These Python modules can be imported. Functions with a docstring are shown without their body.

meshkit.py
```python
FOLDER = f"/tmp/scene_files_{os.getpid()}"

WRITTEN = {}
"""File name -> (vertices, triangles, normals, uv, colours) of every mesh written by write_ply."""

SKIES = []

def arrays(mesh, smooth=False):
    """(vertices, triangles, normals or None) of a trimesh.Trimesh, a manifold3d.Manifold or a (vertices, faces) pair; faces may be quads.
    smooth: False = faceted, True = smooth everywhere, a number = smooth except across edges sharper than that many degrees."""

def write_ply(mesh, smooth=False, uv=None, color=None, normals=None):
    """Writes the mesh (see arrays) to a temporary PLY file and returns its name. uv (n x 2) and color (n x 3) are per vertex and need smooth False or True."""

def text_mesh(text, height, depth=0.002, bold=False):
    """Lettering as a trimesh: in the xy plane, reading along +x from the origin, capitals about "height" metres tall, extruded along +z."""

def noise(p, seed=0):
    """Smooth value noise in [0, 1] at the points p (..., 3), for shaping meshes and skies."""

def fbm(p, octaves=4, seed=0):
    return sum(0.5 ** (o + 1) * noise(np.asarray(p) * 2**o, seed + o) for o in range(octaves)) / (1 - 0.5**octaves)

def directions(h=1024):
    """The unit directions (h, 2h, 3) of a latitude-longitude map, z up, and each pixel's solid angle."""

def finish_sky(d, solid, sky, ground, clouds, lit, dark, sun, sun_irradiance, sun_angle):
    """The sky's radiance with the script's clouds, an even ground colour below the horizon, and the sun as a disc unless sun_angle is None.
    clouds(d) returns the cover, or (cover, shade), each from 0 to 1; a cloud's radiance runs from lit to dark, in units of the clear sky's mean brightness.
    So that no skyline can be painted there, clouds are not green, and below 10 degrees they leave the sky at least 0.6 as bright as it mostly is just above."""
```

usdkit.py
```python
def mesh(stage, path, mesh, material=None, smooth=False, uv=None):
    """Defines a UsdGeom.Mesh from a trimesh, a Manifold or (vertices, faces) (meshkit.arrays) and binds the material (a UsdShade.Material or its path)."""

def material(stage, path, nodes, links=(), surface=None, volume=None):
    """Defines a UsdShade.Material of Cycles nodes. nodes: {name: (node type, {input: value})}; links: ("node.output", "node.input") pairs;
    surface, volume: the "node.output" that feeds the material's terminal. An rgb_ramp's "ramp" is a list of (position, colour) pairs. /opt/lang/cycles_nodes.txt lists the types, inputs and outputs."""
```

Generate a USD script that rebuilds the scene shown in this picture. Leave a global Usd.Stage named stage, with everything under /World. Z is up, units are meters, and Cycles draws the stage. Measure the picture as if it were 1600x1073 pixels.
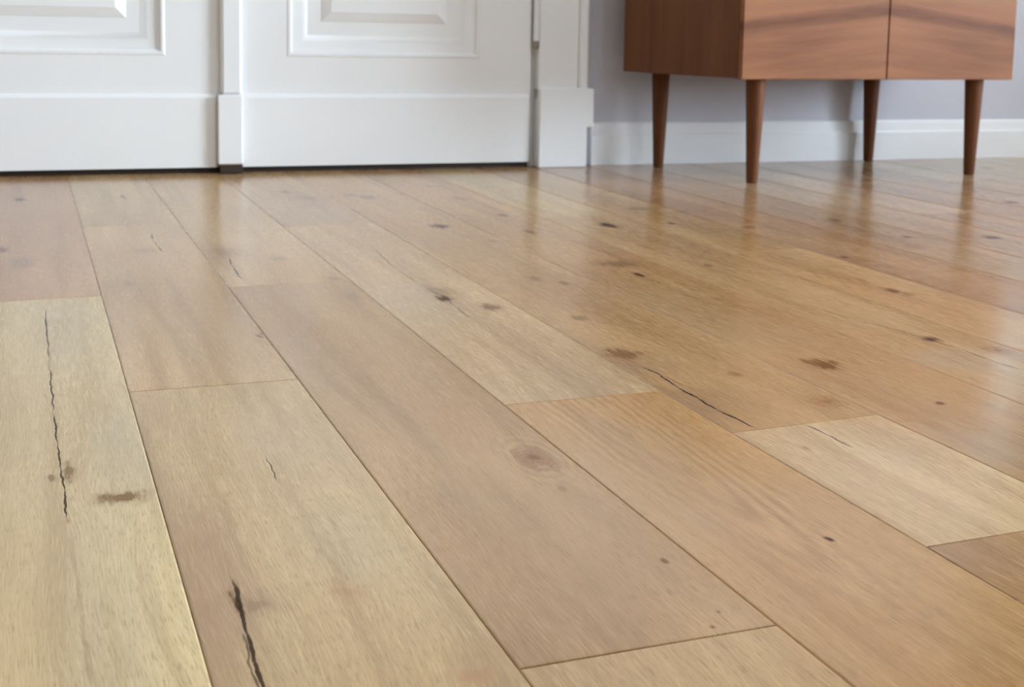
import math, random
import numpy as np, trimesh, usdkit
import manifold3d as m3
from pxr import Usd, UsdGeom, UsdLux, UsdShade, Gf, Sdf

stage = Usd.Stage.CreateInMemory()
UsdGeom.SetStageUpAxis(stage, UsdGeom.Tokens.z)
UsdGeom.SetStageMetersPerUnit(stage, 1.0)
world = UsdGeom.Xform.Define(stage, '/World')
stage.SetDefaultPrim(world.GetPrim())
UsdGeom.Scope.Define(stage, '/World/Looks')

# ------------------------------------------------------------------ camera
CAM = np.array([-0.1028, 0.0, 0.4162])
FPX, PITCH, ROLL, YAW, SHIFT = 1990.33, 0.1116, 0.01954, 0.36722, -273.76   # pixels of a 1600-wide frame, radians
cam = UsdGeom.Camera.Define(stage, '/World/camera')
cp, sp = math.cos(PITCH), math.sin(PITCH)
Fw = np.array([math.sin(YAW) * cp, math.cos(YAW) * cp, -sp])
R0 = np.array([math.cos(YAW), -math.sin(YAW), 0.0])
U0 = np.cross(R0, Fw)
Rt = R0 * math.cos(ROLL) + U0 * math.sin(ROLL)
Up = U0 * math.cos(ROLL) - R0 * math.sin(ROLL)
M = Gf.Matrix4d(*Rt, 0, *Up, 0, *(-Fw), 0, *CAM, 1)
UsdGeom.Xformable(cam).AddTransformOp().Set(M)
cam.CreateHorizontalApertureAttr(36.0)
cam.CreateVerticalApertureAttr(36.0 * 1073 / 1600)
cam.CreateFocalLengthAttr(FPX / 1600 * 36.0)
cam.CreateVerticalApertureOffsetAttr(SHIFT / 1600 * 36.0)
cam.CreateClippingRangeAttr(Gf.Vec2f(0.02, 100))
cam.CreateFStopAttr(12.0)
cam.CreateFocusDistanceAttr(1.2)
cam.CreateExposureAttr(1.10)

# ------------------------------------------------------------------ light: daylight through the right wall's window, plus two added window lights
dome = UsdLux.DomeLight.Define(stage, '/World/sky')
dome.CreateIntensityAttr(0.15)
dome.CreateColorAttr(Gf.Vec3f(0.80, 0.90, 1.0))
def window_light(name, centre, size, facing, power, colour):
    """A RectLight just outside a window opening, facing into the room."""
    l = UsdLux.RectLight.Define(stage, '/World/' + name)
    l.CreateWidthAttr(size[0]); l.CreateHeightAttr(size[1])
    l.CreateIntensityAttr(power); l.CreateColorAttr(Gf.Vec3f(*colour))
    z = -np.array(facing, float); z /= np.linalg.norm(z)
    x = np.cross([0, 0, 1.0], z); x /= np.linalg.norm(x); y = np.cross(z, x)
    UsdGeom.Xformable(l).AddTransformOp().Set(Gf.Matrix4d(*x, 0, *y, 0, *z, 0, *centre, 1))
WX, WF = 4.70, -2.6                      # inner faces of the right wall and of the wall behind the camera
window_light('daylight', (WX + 0.22, 1.0, 1.30), (2.2, 2.1), (-1, 0, 0), 19.0, (0.75, 0.868, 1.0))
window_light('daylight_001', (3.45, WF - 0.22, 1.40), (2.0, 2.1), (0, 1, 0), 2.2, (0.76, 0.875, 1.0))  # added fill light for the wall and cabinet front, moved to suit
window_light('daylight_002', (3.60, 3.80, 1.42), (1.25, 1.65), (0, -1, 0), 1.3, (0.80, 0.90, 1.0))  # added to put glare on the right of the floor

# ------------------------------------------------------------------ helpers
taken = {}
def numbered(path):
    if path not in taken:
        taken[path] = 0
        return path
    taken[path] += 1
    return '%s_%03d' % (path, taken[path])
def parent_path(parent):
    return '/World' if parent is None else str(parent.GetPath())
def obj(name, mesh, m, parent=None, smooth=30):
    if isinstance(mesh, (list, tuple)) and not (len(mesh) == 2 and isinstance(mesh[0], np.ndarray)):
        mesh = trimesh.util.concatenate(list(mesh))
    return usdkit.mesh(stage, numbered(parent_path(parent) + '/' + name), mesh, m, smooth).GetPrim()
def thing(name, parent=None):
    return UsdGeom.Xform.Define(stage, numbered(parent_path(parent) + '/' + name)).GetPrim()
def tag(prim, label=None, category=None, kind=None, group=None):
    for k, v in (('label', label), ('category', category), ('kind', kind), ('group', group)):
        if v:
            prim.SetCustomDataByKey(k, v)
    return prim
def place(prim, loc, rz=0.0):
    x = UsdGeom.Xformable(prim); x.AddTranslateOp().Set(Gf.Vec3d(*loc)); x.AddRotateZOp().Set(math.degrees(rz))
def tri(man):
    me = man.to_mesh()
    return trimesh.Trimesh(np.array(me.vert_properties[:, :3]), np.array(me.tri_verts), process=False)
def box(x0, x1, y0, y1, z0, z1, b=0.0):
    """A box, its edges chamfered by b."""
    if b <= 0:
        return trimesh.creation.box(bounds=[[x0, y0, z0], [x1, y1, z1]])
    pts = []
    for sx, x in ((1, x0), (-1, x1)):
        for sy, y in ((1, y0), (-1, y1)):
            for sz, z in ((1, z0), (-1, z1)):
                pts += [(x, y + sy * b, z + sz * b), (x + sx * b, y, z + sz * b), (x + sx * b, y + sy * b, z)]
    return trimesh.convex.convex_hull(np.array(pts))
def lathe(profile, n=32):
    return trimesh.creation.revolve(np.array(profile, float), sections=n)

class G:
    """A small builder of Cycles node graphs."""
    def __init__(self): self.n, self.l, self.k, self.dim = {}, [], 0, '3D'
    def add(self, kind, out, vals=None, **links):
        self.k += 1
        name = 'n%d' % self.k
        self.n[name] = (kind, dict(vals or {}))
        for s, src in links.items():
            if isinstance(src, str): self.l.append((src, name + '.' + s))
            else: self.n[name][1][s] = src
        return name + '.' + out
    def math(self, op, a, b=0.5, c=0.0, clamp=False):
        return self.add('math', 'value', {'math_type': op, 'use_clamp': clamp}, value1=a, value2=b, value3=c)
    def mapping(self, v, loc=(0, 0, 0), rot=(0, 0, 0), scale=(1, 1, 1), kind='point'):
        return self.add('mapping', 'vector', {'mapping_type': kind, 'location': loc, 'rotation': rot, 'scale': scale}, vector=v)
    def noise(self, v, scale=1.0, detail=2.0, rough=0.5, dist=0.0):
        return self.add('noise_texture', 'fac', {'scale': scale, 'detail': detail, 'roughness': rough, 'distortion': dist, 'dimensions': self.dim}, vector=v)
    def range(self, v, a, b, c=0.0, d=1.0, kind='smoothstep'):
        return self.add('map_range', 'result', {'range_type': kind, 'from_min': a, 'from_max': b, 'to_min': c, 'to_max': d, 'clamp': True}, value=v)
    def mix(self, fac, a, b, kind='mix'):
        return self.add('mix', 'color', {'mix_type': kind}, fac=fac, color1=a, color2=b)
    def make(self, name, surface):
        return usdkit.material(stage, '/World/Looks/' + name, self.n, self.l, surface=surface)

def lin(r, g, b):
    f = lambda c: (c / 255 / 12.92) if c / 255 <= 0.04045 else ((c / 255 + 0.055) / 1.055) ** 2.4
    return np.array([f(r), f(g), f(b)])

def paint(name, colour, rough=0.45, bump=0.02):
    g = G()
    pos = g.add('geometry', 'position')
    n = g.noise(pos, 180.0, 3.0)
    n2 = g.noise(pos, 2.5, 2.0)
    col = g.mix(g.range(n2, 0.3, 0.7, 0.0, 1.0), tuple(colour), tuple(np.array(colour) * 0.96))
    nb = g.add('bump', 'normal', {'strength': 0.15, 'distance': bump * 0.01}, height=n)
    s = g.add('principled_bsdf', 'BSDF', {'roughness': rough}, base_color=col, normal=nb)
    return g.make(name, s)

MAT = {}
MAT['white'] = paint('white_gloss_paint', (0.87, 0.87, 0.87), 0.35)
MAT['wall'] = paint('grey_wall_paint', (0.61, 0.605, 0.66), 0.7, 0.06)
MAT['room'] = paint('white_wall_paint', (0.60, 0.54, 0.47), 0.7, 0.06)
MAT['ceiling'] = paint('ceiling_paint', (0.82, 0.82, 0.81), 0.8)
MAT['brass'] = paint('aged_hinge_metal', (0.30, 0.28, 0.23), 0.4)
MAT['dark'] = paint('dark_gap_fill', (0.035, 0.022, 0.015), 0.5)  # near-black colour standing in for the shade of the door gaps
MAT['subfloor'] = paint('subfloor', (0.05, 0.035, 0.022), 0.9)

# ------------------------------------------------------------------ the floor: one part per plank
SEAMS = [0.0, 0.1903, 0.3854, 0.5775, 0.7656, 0.95, 1.1261, 1.2943, 1.4745, 1.6465, 1.824, 1.9912, 2.1641, 2.3351, 2.508, 2.6771, 2.8405, 3.0058, 3.1768, 3.344, 3.515, 3.69, 3.865, 4.04, 4.215, 4.39, 4.565, WX]
SEAMS = [-0.19 * k for k in range(14, 0, -1)] + SEAMS       # SEAMS[14] is the seam numbered 0
# end joints: row -> [(y at the row's left seam, y at its right seam)]
JOINTS = {-1: [(1.9752, 1.9784), (0.70, 0.70)], 0: [(2.6461, 2.6466), (1.4492, 1.4453), (0.25, 0.25)], 1: [(1.9903, 1.9981), (0.7318, 0.7311)], 2: [(2.55, 2.5479), (1.278, 1.2774), (0.08, 0.08)],
          3: [(1.1169, 1.1237), (0.8099, 0.8127)], 4: [(0.62, 0.62)], 5: [(2.5508, 2.5579), (0.95, 0.95)], 6: [(2.0534, 2.0601), (0.8, 0.8)], 7: [(0.7, 0.7)], 8: [(1.9921, 1.9989), (0.8, 0.8)]}
KNOTS = [('k',-0.087,1.19,0.0049,0.0103,0.55),('k',-0.072,1.206,0.0066,0.0212,0.6),('k',-0.076,1.082,0.002,0.0057,0.5),('h',-0.03,1.123,0.0199,0.0141,0.7),('h',0.045,0.878,0.0112,0.0121,0.35),('d',0.033,0.885,0.0039,0.0184,0.8),('p',0.111,0.877,0.0115,0.0166,0.35),('p',0.162,0.732,0.0132,0.0107,0.4),('k',0.183,1.67,0.0057,0.014,0.6),('h',0.094,2.353,0.0196,0.0265,0.3),('k',0.044,2.059,0.0095,0.0152,0.35),('d',-0.117,3.083,0.0122,0.0272,0.6),('k',-0.144,2.423,0.0107,0.0337,0.55),('d',0.11,3.076,0.0056,0.0334,0.6),('k',-0.111,2.286,0.0244,0.0485,0.3),('k',0.228,2.298,0.0219,0.0517,0.35),('h',0.307,2.212,0.015,0.0243,0.35),('k',0.364,2.013,0.014,0.0154,0.4),('r',0.353,1.105,0.016,0.0239,0.75),('k',0.346,1.021,0.0044,0.0074,0.3),('k',0.36,0.854,0.0029,0.0043,0.5),('d',0.355,0.761,0.0018,0.0027,0.5),('d',0.34,0.742,0.0017,0.0025,0.45),('k',0.358,1.876,0.0131,0.0225,0.3),('d',0.49,1.82,0.0122,0.0261,0.8),('k',0.541,1.741,0.0165,0.0223,0.6),('k',0.489,3.085,0.0136,0.0234,0.5),('k',0.521,2.972,0.0205,0.0329,0.4),('h',0.664,2.951,0.0238,0.033,0.4),('d',0.698,2.491,0.0181,0.0281,0.7),('r',0.738,1.182,0.0155,0.0191,0.55),('k',0.61,1.439,0.0238,0.0262,0.5),('d',0.866,1.904,0.0085,0.0151,0.9),('k',0.869,2.011,0.0378,0.0279,0.4),('k',0.83,1.32,0.0189,0.021,0.7),('k',0.816,1.334,0.0079,0.0133,0.5),('d',0.861,1.137,0.0071,0.0061,0.5),('d',1.046,2.413,0.016,0.0318,0.8),('d',1.049,1.389,0.0113,0.015,0.85),('r',1.098,1.313,0.0135,0.0193,0.75),('d',1.209,1.678,0.0083,0.0171,0.7),('d',0.511,0.848,0.0031,0.0056,0.7),('k',0.625,1.05,0.0037,0.0067,0.3),('d',1.576,2.357,0.0144,0.0204,0.6),('d',1.588,2.124,0.0107,0.0136,0.6),('d',2.203,2.506,0.0184,0.0195,0.7),('d',1.76,2.072,0.0162,0.0201,0.7),('d',1.192,2.404,0.0068,0.0121,0.7),('k',1.225,2.622,0.0266,0.0283,0.4),('d',1.314,1.957,0.0083,0.0114,0.6),('d',1.204,1.674,0.0062,0.0128,0.5),('k',0.875,2.88,0.0151,0.0323,0.35),('k',0.868,3.117,0.0113,0.0249,0.3),('d',0.878,2.603,0.0111,0.0223,0.5),('k',0.853,2.376,0.0102,0.0226,0.5),('k',0.74,2.293,0.0073,0.0139,0.4),('k',0.683,1.926,0.0124,0.02,0.4),('k',0.715,1.878,0.0102,0.0192,0.45),('k',0.636,1.64,0.0125,0.0148,0.35),('k',2.721,3.188,0.0236,0.0187,0.5),('k',2.499,2.914,0.0156,0.0157,0.5),('k',1.33,2.316,0.0136,0.0153,0.3),('k',0.762,2.988,0.0153,0.0285,0.35),('k',1.306,2.561,0.0176,0.0183,0.3),('p',0.177,0.758,0.0162,0.0164,0.12),('k',0.502,1.87,0.0241,0.0413,0.3),('k',0.627,2.994,0.015,0.0225,0.3),('k',0.698,1.311,0.0106,0.0101,0.3),('k',1.216,1.645,0.0163,0.0124,0.3),('k',1.022,1.951,0.0112,0.0108,0.4)]
CRACKS = [([(-0.0809,1.9276),(-0.081,1.5956),(-0.0805,1.3881),(-0.0792,1.2861),(-0.0788,1.2102),(-0.0765,1.1546),(-0.0774,1.0898)],1.3,0.95),([(-0.0803,1.759),(-0.0807,1.5064)],3.0,0.35),([(-0.075,1.0576),(-0.0735,0.9676),(-0.0722,0.8713),(-0.0715,0.798)],2.5,0.35),([(0.0357,0.9219),(0.0336,0.8814),(0.0317,0.8362),(0.0303,0.7948),(0.0294,0.7586)],2.2,0.95),([(0.0292,0.837),(0.0263,0.7831),(0.0264,0.7596)],1.2,0.7),([(0.0349,0.9141),(0.0348,0.9316)],1.5,0.5),([(0.1071,1.1876),(0.1054,1.1192)],0.9,0.85),([(0.1228,2.5356),(0.1195,2.4601),(0.1219,2.3875),(0.1241,2.3187)],1.5,0.9),([(0.2286,2.239),(0.223,2.1722),(0.2197,2.0422)],1.6,0.95),([(0.5004,2.2962),(0.4834,2.0601),(0.4864,1.9207),(0.4909,1.8342),(0.4887,1.7649),(0.4857,1.6836)],1.6,0.75),([(0.4857,1.6836),(0.4867,1.5198),(0.4961,1.4119),(0.5029,1.2946)],1.0,0.4),([(0.604,1.3731),(0.6081,1.3385),(0.6029,1.2801),(0.6041,1.2368),(0.6029,1.1916),(0.6098,1.1236)],1.9,0.95),([(0.6116,1.3286),(0.6124,1.2883)],2.5,0.6),([(0.6671,1.1146),(0.6699,1.0781),(0.6701,1.0399)],1.7,0.8),([(1.009,1.6072),(1.0234,1.5153),(1.0402,1.4492),(1.0459,1.4012),(1.054,1.3333),(1.0524,1.2596),(1.058,1.2231)],1.6,0.8),([(0.6985,2.4563),(0.7108,2.3161)],3.0,0.5),([(0.863,1.8986),(0.8659,1.7684),(0.8708,1.6558)],3.0,0.35),([(0.8477,2.0744),(0.8486,1.9432)],2.5,0.4),([(0.3584,1.2027),(0.3554,1.12)],2.5,0.45),([(0.3563,1.0926),(0.3647,1.0355)],2.0,0.3),([(1.4141,1.6959),(1.4162,1.6089)],1.5,0.3),([(0.5737,1.42),(0.604,1.3731)],4,0.3),([(0.6334,3.0534),(0.6524,2.9076)],3,0.4),([(0.8742,2.9033),(0.8756,2.7895)],2.5,0.5),([(1.1164,2.0574),(1.1319,1.9922)],3,0.45),([(1.139,2.0376),(1.1389,2.0036)],2,0.7),([(0.4162,1.2026),(0.4134,1.138)],1.5,0.25),([(0.131,1.0335),(0.1286,0.9123)],3,0.18),([(0.4808,0.7769),(0.4825,0.7252)],2.5,0.25),([(0.0277,1.2896),(0.0245,1.2412)],1.2,-0.6),([(0.1818,1.6857),(0.1873,1.6583)],2.5,-0.7)]
STAINS = [('red',0.02,0.948,0.027,0.099,0.55),('red',0.01,0.824,0.016,0.081,0.3),('red',0.021,1.054,0.025,0.085,0.25),('brn',0.043,0.879,0.026,0.022,0.3),('brn',0.607,1.22,0.063,0.057,0.55),('brn',0.606,1.385,0.042,0.049,0.5),('gry',-0.064,1.754,0.048,0.222,0.3),('gry',-0.057,0.928,0.03,0.227,0.25),('yel',-0.114,1.285,0.029,0.571,0.35),('gry',-0.015,1.254,0.035,0.117,0.4),('brn',0.011,1.388,0.026,0.095,0.35),('pnk',0.154,1.22,0.054,0.097,0.25),('brn',0.124,1.699,0.04,0.217,0.22),('gry',0.132,0.969,0.029,0.076,0.2),('gry',0.204,1.538,0.045,0.152,0.18),('red',0.32,1.28,0.08,0.111,0.2),('brn',0.318,0.928,0.061,0.113,0.25),('brn',0.296,0.81,0.067,0.058,0.15),('yel',0.419,0.987,0.077,0.101,0.4),('yel',0.472,1.119,0.05,0.072,0.3),('gry',0.494,1.33,0.065,0.087,0.15),('gry',0.453,1.812,0.056,0.129,0.3),('red',0.766,1.276,0.068,0.073,0.25),('yel',0.792,1.502,0.103,0.098,0.35),('red',0.708,2.272,0.095,0.171,0.22),('red',0.687,1.844,0.099,0.139,0.22),('yel',0.783,1.718,0.086,0.104,0.3),('gry',1.019,1.292,0.065,0.048,0.35),('yel',1.033,1.513,0.064,0.049,0.25),('gry',0.693,1.049,0.057,0.069,0.25),('gry',0.787,0.999,0.057,0.065,0.25),('red',-0.092,2.893,0.09,0.392,0.2),('red',-0.086,2.22,0.069,0.232,0.15),('brn',0.222,2.293,0.027,0.09,0.3),('pnk',0.435,2.768,0.081,0.19,0.25),('pnk',0.53,2.745,0.068,0.132,0.3),('yel',0.547,0.755,0.014,0.028,0.0),('red',0.625,0.773,0.03,0.03,0.25)]
TONES = {  # (row, index from the wall): tint of that plank (sRGB as it would look under white light)
    (-1, 0): (188, 158, 132), (-1, 1): (222, 204, 174), (0, 0): (194, 171, 143), (0, 1): (198, 172, 143), (0, 2): (204, 182, 152),
    (1, 0): (195, 170, 141), (1, 1): (184, 157, 127), (1, 2): (195, 170, 139), (2, 0): (187, 162, 137), (2, 1): (200, 176, 150), (2, 2): (190, 160, 126),
    (3, 0): (186, 159, 130), (3, 1): (210, 187, 162), (3, 2): (184, 157, 130), (4, 0): (180, 152, 124), (5, 0): (190, 168, 138), (5, 1): (182, 156, 128),
    (6, 0): (178, 152, 122), (6, 1): (184, 156, 127), (7, 0): (164, 136, 112), (8, 0): (162, 137, 116), (8, 1): (170, 147, 126), (9, 0): (172, 150, 130)}
# cathedral figure: row, index, apex x, apex y, ring width, stretch, reach x, reach y, strength
FIGURES = {(2, 2): (0.475, 1.22, 0.010, 11.0, 0.085, 0.62, 0.55), (-1, 0): (-0.10, 2.16, 0.012, 5.0, 0.08, 0.45, 0.16), (1, 1): (0.352, 1.108, 0.009, 2.2, 0.05, 0.10, 0.35)}
KEYS = {'red': lin(156, 118, 88), 'brn': lin(140, 108, 78), 'gry': lin(176, 161, 138), 'yel': lin(200, 168, 126), 'pnk': lin(205, 172, 145)}
ALB, SAT = 0.815, 1.42

def plank_material(name, tone, seed, x0, x1, y0, y1, figure=None):
    r = random.Random(seed)
    base = lin(*tone) * ALB
    base = base.mean() * (base / base.mean()) ** SAT * np.array([1.0, 0.955, 0.77])
    g = G(); g.dim = '2D'
    pos = g.add('geometry', 'position')
    off = (r.uniform(-40, 40), r.uniform(-40, 40), r.uniform(-40, 40))
    q = g.mapping(pos, loc=off)
    # slow wander of the grain across the plank
    wn = g.noise(g.mapping(q, scale=(7.0, 1.6, 1.0)), 1.0, 2.0)
    wob = g.math('multiply_add', wn, 0.05, -0.025)
    qs = g.add('vector_math', 'vector', {'math_type': 'add'}, vector1=q, vector2=g.add('combine_xyz', 'vector', {}, x=wob))
    blotch = g.noise(g.mapping(qs, scale=(11.0, 1.5, 1.0)), 1.0, 2.0)
    hue = g.noise(g.mapping(qs, loc=(7.3, 2.1, 3.3), scale=(8.0, 1.8, 1.0)), 1.0, 1.0)
    streak = g.noise(g.mapping(qs, scale=(75.0, 2.6, 1.0)), 1.0, 3.0, 0.6)
    fibre = g.noise(g.mapping(qs, scale=(620.0, 24.0, 1.0)), 1.0, 3.0, 0.65)
    pores = g.noise(g.mapping(qs, loc=(3.7, 9.1, 5.0), scale=(1000.0, 55.0, 1.0)), 1.0, 1.0)
    t = g.math('multiply_add', blotch, 0.55, g.math('multiply_add', streak, 0.30, g.math('multiply', fibre, 0.22)))
    if figure:
        cx, cy, ring, stretch, fx, fy, amount = figure
        fw = g.add('vector_math', 'vector', {'math_type': 'add'}, vector1=pos, vector2=g.add('combine_xyz', 'vector', {}, x=g.math('multiply_add', g.noise(g.mapping(q, scale=(14.0, 4.0, 1.0)), 1.0, 2.0), 0.016, -0.008)))
        d = g.mapping(fw, loc=(cx, cy, 0), scale=(1.0, stretch, 1.0), kind='texture')
        ln = g.add('vector_math', 'value', {'math_type': 'length'}, vector1=d)
        wave = g.math('sine', g.math('multiply', ln, 2 * math.pi / ring))
        reach = g.range(g.add('gradient_texture', 'fac', {'gradient_type': 'spherical'}, vector=g.mapping(pos, loc=(cx, cy, 0), scale=(fx, fy, 1.0), kind='texture')), 0.0, 0.7)
        t = g.math('multiply_add', g.math('multiply', wave, reach), 0.36 * amount, t)
    dark, light = base * np.array([0.74, 0.68, 0.61]), np.minimum(base * np.array([1.20, 1.23, 1.27]), 0.9)
    col = g.add('rgb_ramp', 'color', {'ramp': [(0.36, tuple(dark)), (0.53, tuple(base)), (0.70, tuple(light))]}, fac=t)
    # drifting hue: warmer and greyer zones along the grain
    col = g.mix(g.range(hue, 0.52, 0.72, 0.0, 0.35), col, tuple(base * np.array([0.96, 0.84, 0.72])))
    col = g.mix(g.range(hue, 0.46, 0.30, 0.0, 0.30), col, tuple(base * np.array([0.97, 0.99, 1.05])))
    # darker bands that follow the grain
    bands = g.noise(g.mapping(qs, loc=(1.1, 4.4, 8.0), scale=(38.0, 1.1, 1.0)), 1.0, 3.0, 0.55)
    col = g.mix(g.range(bands, 0.54, 0.74, 0.0, 0.55), col, tuple(base * np.array([0.72, 0.64, 0.55])))
    col = g.mix(g.range(bands, 0.42, 0.28, 0.0, 0.35), col, tuple(np.minimum(base * np.array([1.14, 1.15, 1.16]), 0.9)))
    # dark pores and pale flecks
    col = g.mix(g.range(pores, 0.57, 0.70, 0.0, 0.52), col, tuple(base * np.array([0.55, 0.48, 0.42])))
    col = g.mix(g.range(fibre, 0.58, 0.72, 0.0, 0.45), col, tuple(np.minimum(base * 1.28, 0.95)))
    # marks that belong to this plank
    bent = bent_fine = None
    def ell(v, x, y, ang, rx, ry):
        return g.add('gradient_texture', 'fac', {'gradient_type': 'spherical'}, vector=g.mapping(v, loc=(x, y, 0), rot=(0, 0, ang), scale=(rx, ry, 1.0), kind='texture'))
    inside = lambda x, y, m=0.0: x0 - m <= x <= x1 + m and y0 - m <= y <= y1 + m
    stains = [s for s in STAINS if inside(s[1], s[2])]
    knots = [k for k in KNOTS if inside(k[1], k[2])]
    cracks = [c for c in CRACKS if inside(*np.mean(c[0], axis=0))]
    height = dull = None
    if stains or knots or cracks:
        nv = g.add('noise_texture', 'color', {'scale': 28.0, 'detail': 3.0, 'roughness': 0.6, 'dimensions': '2D'}, vector=g.mapping(q, scale=(1.0, 0.45, 1.0)))
        cen = g.add('vector_math', 'vector', {'math_type': 'subtract', 'vector2': (0.5, 0.5, 0.5)}, vector1=nv)
        bent = g.add('vector_math', 'vector', {'math_type': 'multiply_add', 'vector2': (0.022, 0.05, 0.0)}, vector1=cen, vector3=pos)
        bent_k = g.add('vector_math', 'vector', {'math_type': 'multiply_add', 'vector2': (0.009, 0.018, 0.0)}, vector1=cen, vector3=pos)
        nf = g.add('noise_texture', 'color', {'scale': 90.0, 'detail': 2.0, 'dimensions': '2D'}, vector=g.mapping(q, scale=(1.0, 0.5, 1.0)))
        bent_fine = g.add('vector_math', 'vector', {'math_type': 'multiply_add', 'vector2': (0.0045, 0.0, 0.0)}, vector1=g.add('vector_math', 'vector', {'math_type': 'subtract', 'vector2': (0.5, 0.5, 0.5)}, vector1=nf), vector3=pos)
    for key, x, y, rx, ry, s in stains:
        if s <= 0: continue
        target = KEYS[key] * ALB * (0.55 + 0.45 * base.mean() / KEYS[key].mean() / ALB)
        f = g.range(ell(bent, x, y, 0, rx * 1.7, ry * 1.7), 0.0, 0.75, 0.0, s)
        f = g.math('multiply', f, g.range(streak, 0.25, 0.65, 0.55, 1.0))
        col = g.mix(f, col, tuple(target))
    if knots:
        ragged = g.math('multiply_add', g.noise(g.mapping(q, scale=(160.0, 45.0, 1.0)), 1.0, 3.0, 0.6), 0.75, g.math('multiply_add', streak, 0.75, -0.75))
    for kind, x, y, rx, ry, s in knots:
        halo = {'k': (0.66, 0.55, 0.44), 'h': (0.66, 0.58, 0.48), 'd': (0.58, 0.47, 0.37), 'p': (0.88, 0.72, 0.60), 'r': (0.72, 0.55, 0.42)}[kind]
        core = {'k': (0.34, 0.25, 0.18), 'h': (0.38, 0.30, 0.23), 'd': (0.14, 0.10, 0.07), 'p': (0.74, 0.55, 0.42), 'r': (0.36, 0.24, 0.16)}[kind]
        e0 = ell(bent_k, x, y, 0, rx * 2.0, ry * 2.2)
        e = g.math('add', e0, g.math('multiply', ragged, g.range(e0, 0.0, 0.25)))
        col = g.mix(g.range(e, 0.16, 0.72, 0.0, min(1.0, s * 1.15)), col, tuple(base * np.array(halo)))
        if kind == 'r':
            rings = g.math('multiply', g.range(g.math('sine', g.math('multiply', g.math('multiply_add', g.math('subtract', e, e0), 0.5, e0), 40.0)), -0.4, 1.0), g.range(e, 0.15, 0.5))
            col = g.mix(g.math('multiply', rings, s * 0.6), col, tuple(base * np.array(core)))
            f = g.range(e0, 0.78, 0.92, 0.0, s)
        else:
            f = g.range(e, 0.47, 0.78, 0.0, min(1.0, s * 1.35))
        col = g.mix(f, col, tuple(base * np.array(core)))
        if s >= 0.45:
            dull = f if dull is None else g.math('maximum', dull, f)
    for pts, hw, s in cracks:
        for (ax, ay), (bx, by) in zip(pts[:-1], pts[1:]):
            L = math.hypot(bx - ax, by - ay)
            e = ell(bent_fine, (ax + bx) / 2, (ay + by) / 2, math.atan2(by - ay, bx - ax), L * 0.56 + 0.006, abs(hw) * 0.0010)
            if s > 0:
                dark_c = base * np.array([0.08, 0.055, 0.04]) if s > 0.6 and hw < 2.4 else base * np.array([0.50, 0.42, 0.34])
                f = g.range(e, 0.0, 0.42, 0.0, s)
                col = g.mix(f, col, tuple(dark_c))
                if s >= 0.7:
                    height = f if height is None else g.math('maximum', height, f)
            else:
                col = g.mix(g.range(e, 0.0, 0.5, 0.0, -s * 0.45), col, (0.70, 0.62, 0.48))
    h = g.math('multiply_add', pores, -0.6, fibre)
    mark = height if dull is None else dull if height is None else g.math('maximum', height, dull)
    if height is not None:
        h = g.math('multiply_add', height, -3.0, h)
    nb = g.add('bump', 'normal', {'strength': BUMP, 'distance': 0.0002}, height=h)
    rough = g.range(fibre, 0.3, 0.7, ROUGH - 0.04, ROUGH + 0.06)
    s = g.add('principled_bsdf', 'BSDF', {}, specular_ior_level=0.5 if mark is None else g.math('multiply_add', mark, -0.48, 0.5, True), base_color=col, roughness=rough, normal=nb)
    return g.make(name, s)
ROUGH, BUMP = 0.175, 0.3

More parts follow.
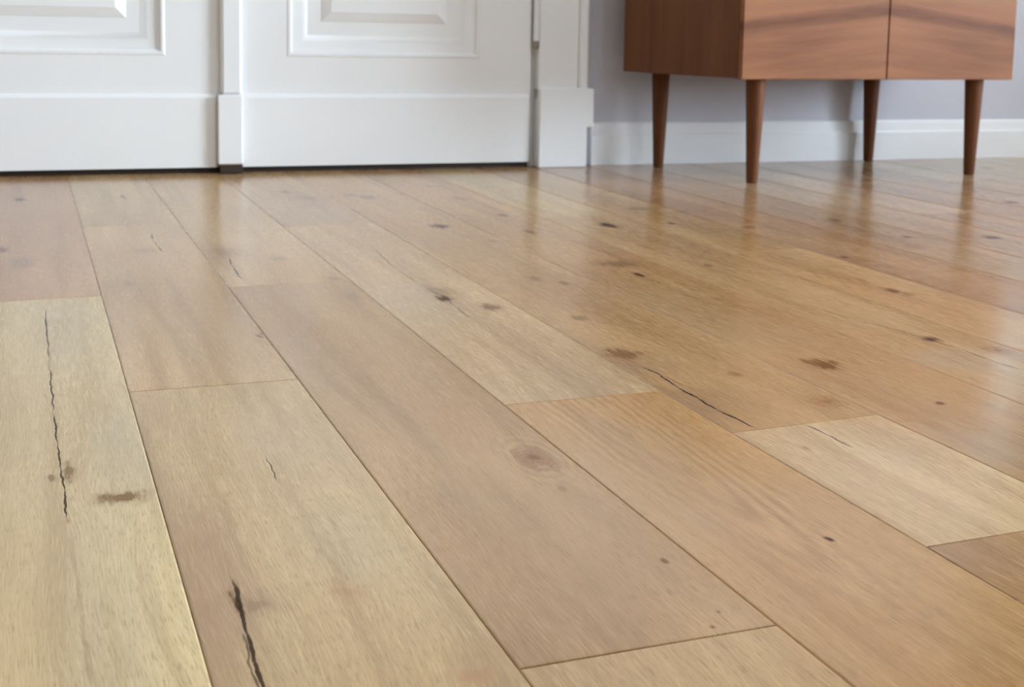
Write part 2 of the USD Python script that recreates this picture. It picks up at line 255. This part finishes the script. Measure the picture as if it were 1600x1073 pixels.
def plank_mesh(x0, x1, yl0, yr0, yl1, yr1, gap=0.00025, bev=0.0018, dep=0.0008, thick=0.009, end=0.0007):
    """A board between two seams; its ends run from (x0, yl) to (x1, yr). Micro-bevelled on top."""
    def ring(inset, z):
        i, j = inset + gap, inset * 0.5 + end
        return [(x0 + i, yl0 + j, z), (x1 - i, yr0 + j, z), (x1 - i, yr1 - j, z), (x0 + i, yl1 - j, z)]
    v = np.array(ring(bev, 0.0) + ring(bev * 0.35, -dep * 0.3) + ring(0, -dep) + ring(0, -thick))
    f = [(0, 1, 2), (0, 2, 3)]
    for a in (0, 4, 8):
        for k in range(4):
            b, c = a + k, a + (k + 1) % 4
            f += [(b, b + 4, c + 4), (b, c + 4, c)]
    return trimesh.Trimesh(v, np.array(f), process=False)

WALL_A, WALL_O = -0.03, np.array([1.5, 3.5])               # the back wall runs at a slight angle to the boards
def wall_y(x): return WALL_O[1] + (x - WALL_O[0]) * math.tan(WALL_A)
floor = tag(thing('floor'), 'pale oak plank floor with knots and dark cracks, laid towards the doors', 'floor', 'structure')
obj('subfloor', box(-2.66, WX, WF, 3.95, -0.03, -0.0095), MAT['subfloor'], floor, False)
rng = random.Random(5)
shared = [plank_material('oak_shared_%d' % k, t, 900 + k, 99, 99, 99, 99) for k, t in enumerate([(196, 174, 146), (186, 160, 132), (180, 152, 122), (192, 166, 134), (174, 146, 116), (188, 166, 140)])]
for i in range(len(SEAMS) - 1):
    row, x0, x1 = i - 14, SEAMS[i], SEAMS[i + 1]
    ends = JOINTS.get(row)
    if ends is None:
        y = 3.2 - rng.uniform(0.2, 1.2); ends = []
        while y > WF + 0.3:
            ends.append((y, y)); y -= 1.22
    else:
        y = ends[-1][0] - 1.22; ends = list(ends)
        while y > WF + 0.3:
            ends.append((y, y)); y -= 1.22
    top = (3.56 - 0.03 * (x0 - 1.5) , 3.56 - 0.03 * (x1 - 1.5))
    ends = [top] + ends + [(WF, WF)]
    for k, (hi, lo) in enumerate(zip(ends[:-1], ends[1:])):
        mesh = plank_mesh(x0, x1, lo[0], lo[1], hi[0], hi[1]) if row < 6 else plank_mesh(x0, x1, lo[0], lo[1], hi[0], hi[1], 0.0006, 0.0028, 0.0013)
        in_view = row >= -1 and hi[0] > 0.66 and x0 < 2.9
        if in_view:
            tone = TONES.get((row, k)) or rng.choice([(166, 142, 122), (176, 153, 133), (162, 137, 117), (178, 156, 137)])
            m = plank_material('oak_%d_%d' % (row + 1, k), tone, row * 31 + k * 7 + 11, x0, x1, min(lo), max(hi), FIGURES.get((row, k)))
        else:
            m = shared[rng.randrange(len(shared))]
        obj('plank', mesh, m, floor, False)

# ------------------------------------------------------------------ the room shell
def wall_frame(prim): place(prim, (WALL_O[0], WALL_O[1], 0), WALL_A)     # local x along the back wall, y into it, z up
H = 2.7
UL, UR = -1.104, -0.209            # right leaf from its meeting edge to its hinge edge
LL = UL - (UR - UL) - 0.004        # left leaf's hinge edge
CAS = 0.155                        # casing width
OUT_L = LL - 0.019 - CAS
DH = 2.15                          # door height
wb = obj('wall_back', [box(-0.06, 1.52, 0.016, 0.15, 0, H), box(1.52, 2.70, 0.016, 0.15, 0, 0.60), box(1.52, 2.70, 0.016, 0.15, 2.25, H), box(2.70, 3.25, 0.016, 0.15, 0, H), box(-4.4, OUT_L + 0.02, 0.016, 0.15, 0, H), box(OUT_L + 0.02, -0.06, 0.016, 0.15, DH + 0.02, H)], MAT['wall'], None, False)
wall_frame(wb); tag(wb, 'grey-blue painted back wall behind the walnut cabinet', 'wall', 'structure')
fl = obj('wall_left', box(-2.78, -2.66, WF, 3.9, 0, H), MAT['room'], None, False); tag(fl, 'white painted left wall outside the frame', 'wall', 'structure')
ce = obj('ceiling', box(-2.8, WX + 0.2, WF - 0.2, 3.9, H, H + 0.1), MAT['ceiling'], None, False); tag(ce, 'white ceiling above the room', 'ceiling', 'structure')
def pierced(a0, a1, holes):
    """Boxes (a from, a to, z from, z to) of a wall with rectangular holes."""
    out, a = [], a0
    for h0, h1, z0, z1 in sorted(holes):
        out += [(a, h0, 0, H), (h0, h1, 0, z0), (h0, h1, z1, H)]; a = h1
    return out + [(a, a1, 0, H)]
WR = [(-0.05, 2.05, 0.3, 2.3)]
wr = obj('wall_right', [box(WX, WX + 0.16, a, b, c, d) for a, b, c, d in pierced(WF - 0.16, 3.9, WR)], MAT['room'], None, False); tag(wr, 'white painted right wall with a tall window, outside the frame', 'wall', 'structure')
WB = [(2.5, 4.4, 0.4, 2.4)]
wf = obj('wall_front', [box(a, b, WF - 0.16, WF, c, d) for a, b, c, d in pierced(-2.66, WX, WB)], MAT['room'], None, False); tag(wf, 'white painted wall behind the camera with a hole for the added window', 'wall', 'structure')
g = G()
tr = g.add('transparent_bsdf', 'BSDF', {'color': (0.97, 0.98, 0.98)}); gl = g.add('glossy_bsdf', 'BSDF', {'roughness': 0.02, 'color': (1, 1, 1)})
MAT['pane'] = g.make('window_pane', g.add('mix_closure', 'closure', {}, fac=g.add('fresnel', 'fac', {'IOR': 1.45}), closure1=tr, closure2=gl))
def window(n, a0, a1, z0, z1, along_x, label, back=False):
    t = tag(thing('window_%d' % n), label, 'window', 'structure')
    place(t, ((a0 + a1) / 2, WF - 0.1, 0) if along_x else (WX + 0.1, (a0 + a1) / 2, 0), 0 if along_x else math.pi / 2)
    w = (a1 - a0) / 2
    if back: UsdGeom.Xformable(t).ClearXformOpOrder(); place(t, (WALL_O[0] + (a0 + a1) / 2, wall_y(WALL_O[0] + (a0 + a1) / 2) + 0.09, 0), WALL_A)
    obj('window_frame', [box(-w, -w + 0.06, -0.03, 0.03, z0, z1, 0.004), box(w - 0.06, w, -0.03, 0.03, z0, z1, 0.004), box(-w, w, -0.03, 0.03, z0, z0 + 0.06, 0.004), box(-w, w, -0.03, 0.03, z1 - 0.06, z1, 0.004)], MAT['white'], t)
    obj('mullion', box(-0.03, 0.03, -0.025, 0.025, z0 + 0.05, z1 - 0.05, 0.004), MAT['white'], t)
    for s in (-1, 1):
        obj('pane', box(min(0, s) * (w - 0.05) + (0.025 if s > 0 else 0), max(0, s) * (w - 0.05) - (0.025 if s < 0 else 0), -0.003, 0.003, z0 + 0.05, z1 - 0.05), MAT['pane'], t, False)
window(1, -0.05, 2.05, 0.3, 2.3, False, 'tall white window in the right wall beside the cabinet')
window(2, 2.5, 4.4, 0.4, 2.4, True, 'unseen window added behind the camera to fill in frontal light')  # unseen window, added to go with the frontal fill light

window(3, 1.52, 2.70, 0.60, 2.25, True, 'unseen window added in the back wall for glare on the floor', True)  # unseen window, added and sized for its glare on the boards

# skirting: a tall board with a stepped, rounded cap
def extrude_x(profile, x0, x1):
    """Extrudes a closed (y, z) outline along x."""
    from shapely.geometry import Polygon
    m = trimesh.creation.extrude_polygon(Polygon(profile), x1 - x0, engine='earcut')
    v = m.vertices.copy()
    m.vertices = np.stack([v[:, 2] + x0, v[:, 0], v[:, 1]], 1)
    m.invert() if m.volume < 0 else None
    return m
SK = [(0.016, 0.0), (0.0, 0.0), (0.0, 0.088), (0.0015, 0.0915), (0.005, 0.0935), (0.0065, 0.098), (0.0065, 0.120), (0.0085, 0.1265), (0.0125, 0.1295), (0.016, 0.1295)]
sk = obj('baseboard_back', extrude_x(SK, 0.0, 3.19), MAT['white']); wall_frame(sk)
tag(sk, 'white stepped baseboard along the grey wall behind the cabinet legs', 'baseboard', 'structure')

# ------------------------------------------------------------------ the double doors
def panel_frame(t, x0, x1, z0, z1, y):
    """A recessed, moulded panel whose opening is x0..x1, z0..z1 in a leaf whose face is at y (depth grows with y)."""
    prof = [(0.0, 0.0), (0.004, -0.002), (0.010, -0.002), (0.016, 0.006), (0.026, 0.0085), (0.042, 0.0095), (0.048, 0.012), (0.060, 0.0185), (0.064, 0.019), (0.098, 0.019)]
    rings = [[(x0 + a, y + d, z0 + a), (x1 - a, y + d, z0 + a), (x1 - a, y + d, z1 - a), (x0 + a, y + d, z1 - a)] for a, d in prof]
    v = np.array([p for r in rings for p in r]); f = []
    for i in range(len(rings) - 1):
        for k in range(4):
            a, b = 4 * i + k, 4 * i + (k + 1) % 4
            f += [(a, b, b + 4), (a, b + 4, a + 4)]
    obj('panel_moulding', trimesh.Trimesh(v, np.array(f), process=False), MAT['white'], t, 20)
    prof2 = [(0.098, 0.019), (0.103, 0.016), (0.122, 0.0095), (0.125, 0.008)]
    rings = [[(x0 + a, y + d, z0 + a), (x1 - a, y + d, z0 + a), (x1 - a, y + d, z1 - a), (x0 + a, y + d, z1 - a)] for a, d in prof2]
    v = np.array([p for r in rings for p in r]); f = []
    for i in range(len(rings) - 1):
        for k in range(4):
            a, b = 4 * i + k, 4 * i + (k + 1) % 4
            f += [(a, b, b + 4), (a, b + 4, a + 4)]
    e = 4 * (len(rings) - 1); f += [(e, e + 1, e + 2), (e, e + 2, e + 3)]
    obj('raised_panel', trimesh.Trimesh(v, np.array(f), process=False), MAT['white'], t, 20)
FACE = -0.020                      # face of stiles and rails; the kick boards stand 9 mm proud of it
def leaf(t, x0, x1, px0, px1):
    zb = 0.017
    z1, z2, z3 = 0.318, 0.86, 1.02
    # stiles and rails around the two panels
    for nm, b in (('stile', (x0, px0, zb, DH)), ('stile', (px1, x1, zb, DH)), ('rail', (px0, px1, zb, z1)), ('rail', (px0, px1, z2, z3)), ('rail', (px0, px1, 2.03, DH))):
        obj(nm, box(b[0], b[1], FACE, 0.02, b[2], b[3]), MAT['white'], t, False)
    panel_frame(t, px0, px1, z1, z2, FACE); panel_frame(t, px0, px1, z3, 2.03, FACE)
def kick(x0, x1):
    return extrude_x([(FACE, 0.017), (-0.0300, 0.017), (-0.0300, 0.2045), (-0.0285, 0.208), (-0.0245, 0.2145), (FACE, 0.2150)], x0, x1)
d1 = tag(thing('door_1'), 'white panelled door leaf with a hinge, nearer the cabinet', 'door', 'structure'); wall_frame(d1)
leaf(d1, UL + 0.03, UR, -0.924, -0.366)
obj('kickboard', kick(UL + 0.056, UR - 0.006), MAT['white'], d1)
obj('astragal', [box(UL, UL + 0.056, -0.044, FACE + 0.004, 0.215, DH, 0.007), box(UL - 0.010, UL + 0.056, -0.052, FACE, 0.026, 0.2145, 0.003)], MAT['white'], d1)
tag(obj('gap_shade_block', box(UL - 0.004, UL + 0.056, -0.047, -0.005, 0.002, 0.0262, 0.001), MAT['dark'], d1), 'dark block painted as the shaded gap under the meeting edge of the doors')  # dark block in place of the shaded notch below the astragal
hz0 = 0.372
hg = obj('hinge', trimesh.util.concatenate([lathe([(0, hz0), (0.0085, hz0), (0.0085, hz0 + 0.075), (0.0078, hz0 + 0.0755), (0.0078, hz0 + 0.0765), (0.0085, hz0 + 0.077), (0.0085, hz0 + 0.16), (0, hz0 + 0.16)], 24)]), MAT['white'], d1)
UsdGeom.Xformable(hg).AddTranslateOp().Set(Gf.Vec3d(-0.1985, -0.0335, 0))
fn = obj('finial', lathe([(0, hz0 - 0.024), (0.004, hz0 - 0.022), (0.0078, hz0 - 0.015), (0.0085, hz0 - 0.009), (0.006, hz0 - 0.003), (0.0085, hz0), (0, hz0)], 24), MAT['brass'], hg)
tag(fn, 'dark metal tip of the hinge')
d2 = tag(thing('door_2'), 'white panelled door leaf without visible hinge, at the left edge', 'door', 'structure'); wall_frame(d2)
leaf(d2, LL, UL + 0.026, LL + 0.155, -1.248)
obj('kickboard', kick(LL + 0.006, UL - 0.012), MAT['white'], d2)

# casing with plinth blocks
def casing(t, s, edge):
    """One side of the casing; edge is the side next to the door, s = +1 towards +x."""
    X = lambda a, b: (min(edge + s * a, edge + s * b), max(edge + s * a, edge + s * b))
    x = X(0.0, CAS - 0.030); y = X(CAS - 0.030, CAS)
    obj('architrave', [box(x[0], x[1], -0.040, 0.016, 0.2, DH + 0.02 + CAS, 0.003), box(y[0], y[1], -0.050, 0.016, 0.2, DH + 0.02 + CAS, 0.007)], MAT['white'], t)
    a = X(0.0, CAS + 0.018); b = X(0.0, CAS - 0.002)
    obj('plinth_block', [box(a[0], a[1], -0.052, 0.016, 0.118, 0.235, 0.004), box(b[0], b[1], -0.052, 0.016, 0.0, 0.125, 0.003)], MAT['white'], t)
t1 = tag(thing('trim_1'), 'white door casing with plinth block, between the door and the grey wall', 'door frame', 'structure'); wall_frame(t1)
casing(t1, 1, -0.190); casing(t1, -1, LL - 0.019)
obj('head_casing', box(LL - 0.019, -0.190, -0.040, 0.016, DH + 0.02, DH + 0.02 + CAS, 0.004), MAT['white'], t1)
obj('jamb', [box(UR + 0.003, -0.189, 0.0, 0.15, 0, DH + 0.02), box(LL - 0.03, LL - 0.003, 0.0, 0.15, 0, DH + 0.02)], MAT['white'], t1, False)
t2 = obj('gap_strip_2', box(LL - 0.01, -0.195, 0.0, 0.15, -0.004, 0.0165, 0.002), MAT['dark']); wall_frame(t2)  # dark bar added so the gap below the doors reads as shade
tag(t2, 'dark strip added to show the shaded gap under the white doors', 'threshold', 'structure')

# ------------------------------------------------------------------ the walnut cabinet
def walnut(name, base, kind, seam=0.0):
    g = G()
    oc = g.add('texture_coordinate', 'object')
    sx = g.add('separate_xyz', 'x', {}, vector=oc); n = sx.split('.')[0]
    x, y, z = n + '.x', n + '.y', n + '.z'
    if kind == 'front':            # horizontal grain, mirrored about the joint of the two doors and rising towards it
        ax = g.math('absolute', g.math('subtract', x, seam))
        h = g.math('multiply_add', ax, 0.115, z)
        v = g.add('combine_xyz', 'vector', {}, x=g.math('multiply', ax, 1.0), y=h, z=0.0)
        v = g.mapping(v, loc=(3.1, 0.0, 0.0))
        big = g.noise(g.mapping(v, scale=(1.6, 9.0, 1.0)), 1.0, 2.0, 0.5, 0.4)
        mid = g.noise(g.mapping(v, scale=(2.5, 40.0, 1.0)), 1.0, 2.0)
        fine = g.noise(g.mapping(v, scale=(14.0, 420.0, 1.0)), 1.0, 2.0)
        band = g.range(g.math('absolute', g.math('subtract', g.math('multiply_add', big, 0.03, h), BAND)), 0.0, 0.030, 0.40, 0.0)
    else:                          # vertical grain
        v = g.add('combine_xyz', 'vector', {}, x=g.math('add', x, y), y=z, z=0.0)
        big = g.noise(g.mapping(v, scale=(16.0, 0.8, 1.0)), 1.0, 2.0)
        mid = g.noise(g.mapping(v, scale=(70.0, 2.0, 1.0)), 1.0, 3.0)
        fine = g.noise(g.mapping(v, scale=(420.0, 9.0, 1.0)), 1.0, 2.0)
        band = None
    t = g.math('multiply_add', big, 0.5, g.math('multiply_add', mid, 0.32, g.math('multiply', fine, 0.18)))
    if band: t = g.math('subtract', t, g.math('multiply', band, 0.5))
    b = np.array(base)
    col = g.add('rgb_ramp', 'color', {'ramp': [(0.26, tuple(b * np.array([0.55, 0.48, 0.45]))), (0.48, tuple(b)), (0.72, tuple(b * np.array([1.3, 1.35, 1.4])))]}, fac=t)
    nb = g.add('bump', 'normal', {'strength': 0.15, 'distance': 0.0002}, height=fine)
    return g.make(name, g.add('principled_bsdf', 'BSDF', {'roughness': 0.5, 'specular_ior_level': 0.12}, base_color=col, normal=nb))
BAND = 0.492
CW = 0.955                         # cabinet width; local x along its front, y to its back
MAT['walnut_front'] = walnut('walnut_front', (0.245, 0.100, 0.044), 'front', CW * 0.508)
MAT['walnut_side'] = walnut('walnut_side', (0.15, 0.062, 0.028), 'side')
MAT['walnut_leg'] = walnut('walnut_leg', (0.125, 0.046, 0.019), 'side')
CZ, CT, CD = 0.287, 0.79, 0.470
cab = thing('cabinet'); place(cab, (1.682, 2.952, 0), math.radians(3.0))
tag(cab, 'walnut two-door cabinet on four tapered round legs in front of the grey wall', 'cabinet')
# the side panel is splayed a little towards the back
def splayed(x0, x1, back):
    v = box(x0, x1, 0.024, CD, CZ, CT, 0.0025)
    v.vertices[:, 0] += back * np.clip((v.vertices[:, 1] - 0.024) / (CD - 0.024), 0, 1)
    return v
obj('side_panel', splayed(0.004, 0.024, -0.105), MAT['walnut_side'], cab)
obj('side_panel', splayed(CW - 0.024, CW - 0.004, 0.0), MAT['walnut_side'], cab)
obj('bottom_panel', box(0.022, CW - 0.022, 0.028, CD - 0.01, CZ + 0.004, CZ + 0.024, 0.001), MAT['walnut_side'], cab)
obj('top_panel', box(-0.10, CW, 0.0, CD, CT, CT + 0.022, 0.002), MAT['walnut_front'], cab)
obj('back_panel', box(-0.08, CW - 0.022, CD - 0.012, CD - 0.004, CZ + 0.02, CT), MAT['walnut_side'], cab, False)
mid = CW * 0.508
obj('door', box(0.0, mid - 0.0018, 0.0, 0.019, CZ - 0.002, CT - 0.003, 0.0016), MAT['walnut_front'], cab)
obj('door', box(mid + 0.0018, CW, 0.0, 0.019, CZ - 0.002, CT - 0.003, 0.0016), MAT['walnut_front'], cab)
def leg(x, y):
    rb, rt = 0.0155, 0.0270
    p = [(0, 0), (rb - 0.003, 0), (rb - 0.0008, 0.0012), (rb, 0.004), (rb + (rt - rb) * 0.5, 0.14), (rt, CZ), (rt, CZ + 0.004), (0, CZ + 0.004)]
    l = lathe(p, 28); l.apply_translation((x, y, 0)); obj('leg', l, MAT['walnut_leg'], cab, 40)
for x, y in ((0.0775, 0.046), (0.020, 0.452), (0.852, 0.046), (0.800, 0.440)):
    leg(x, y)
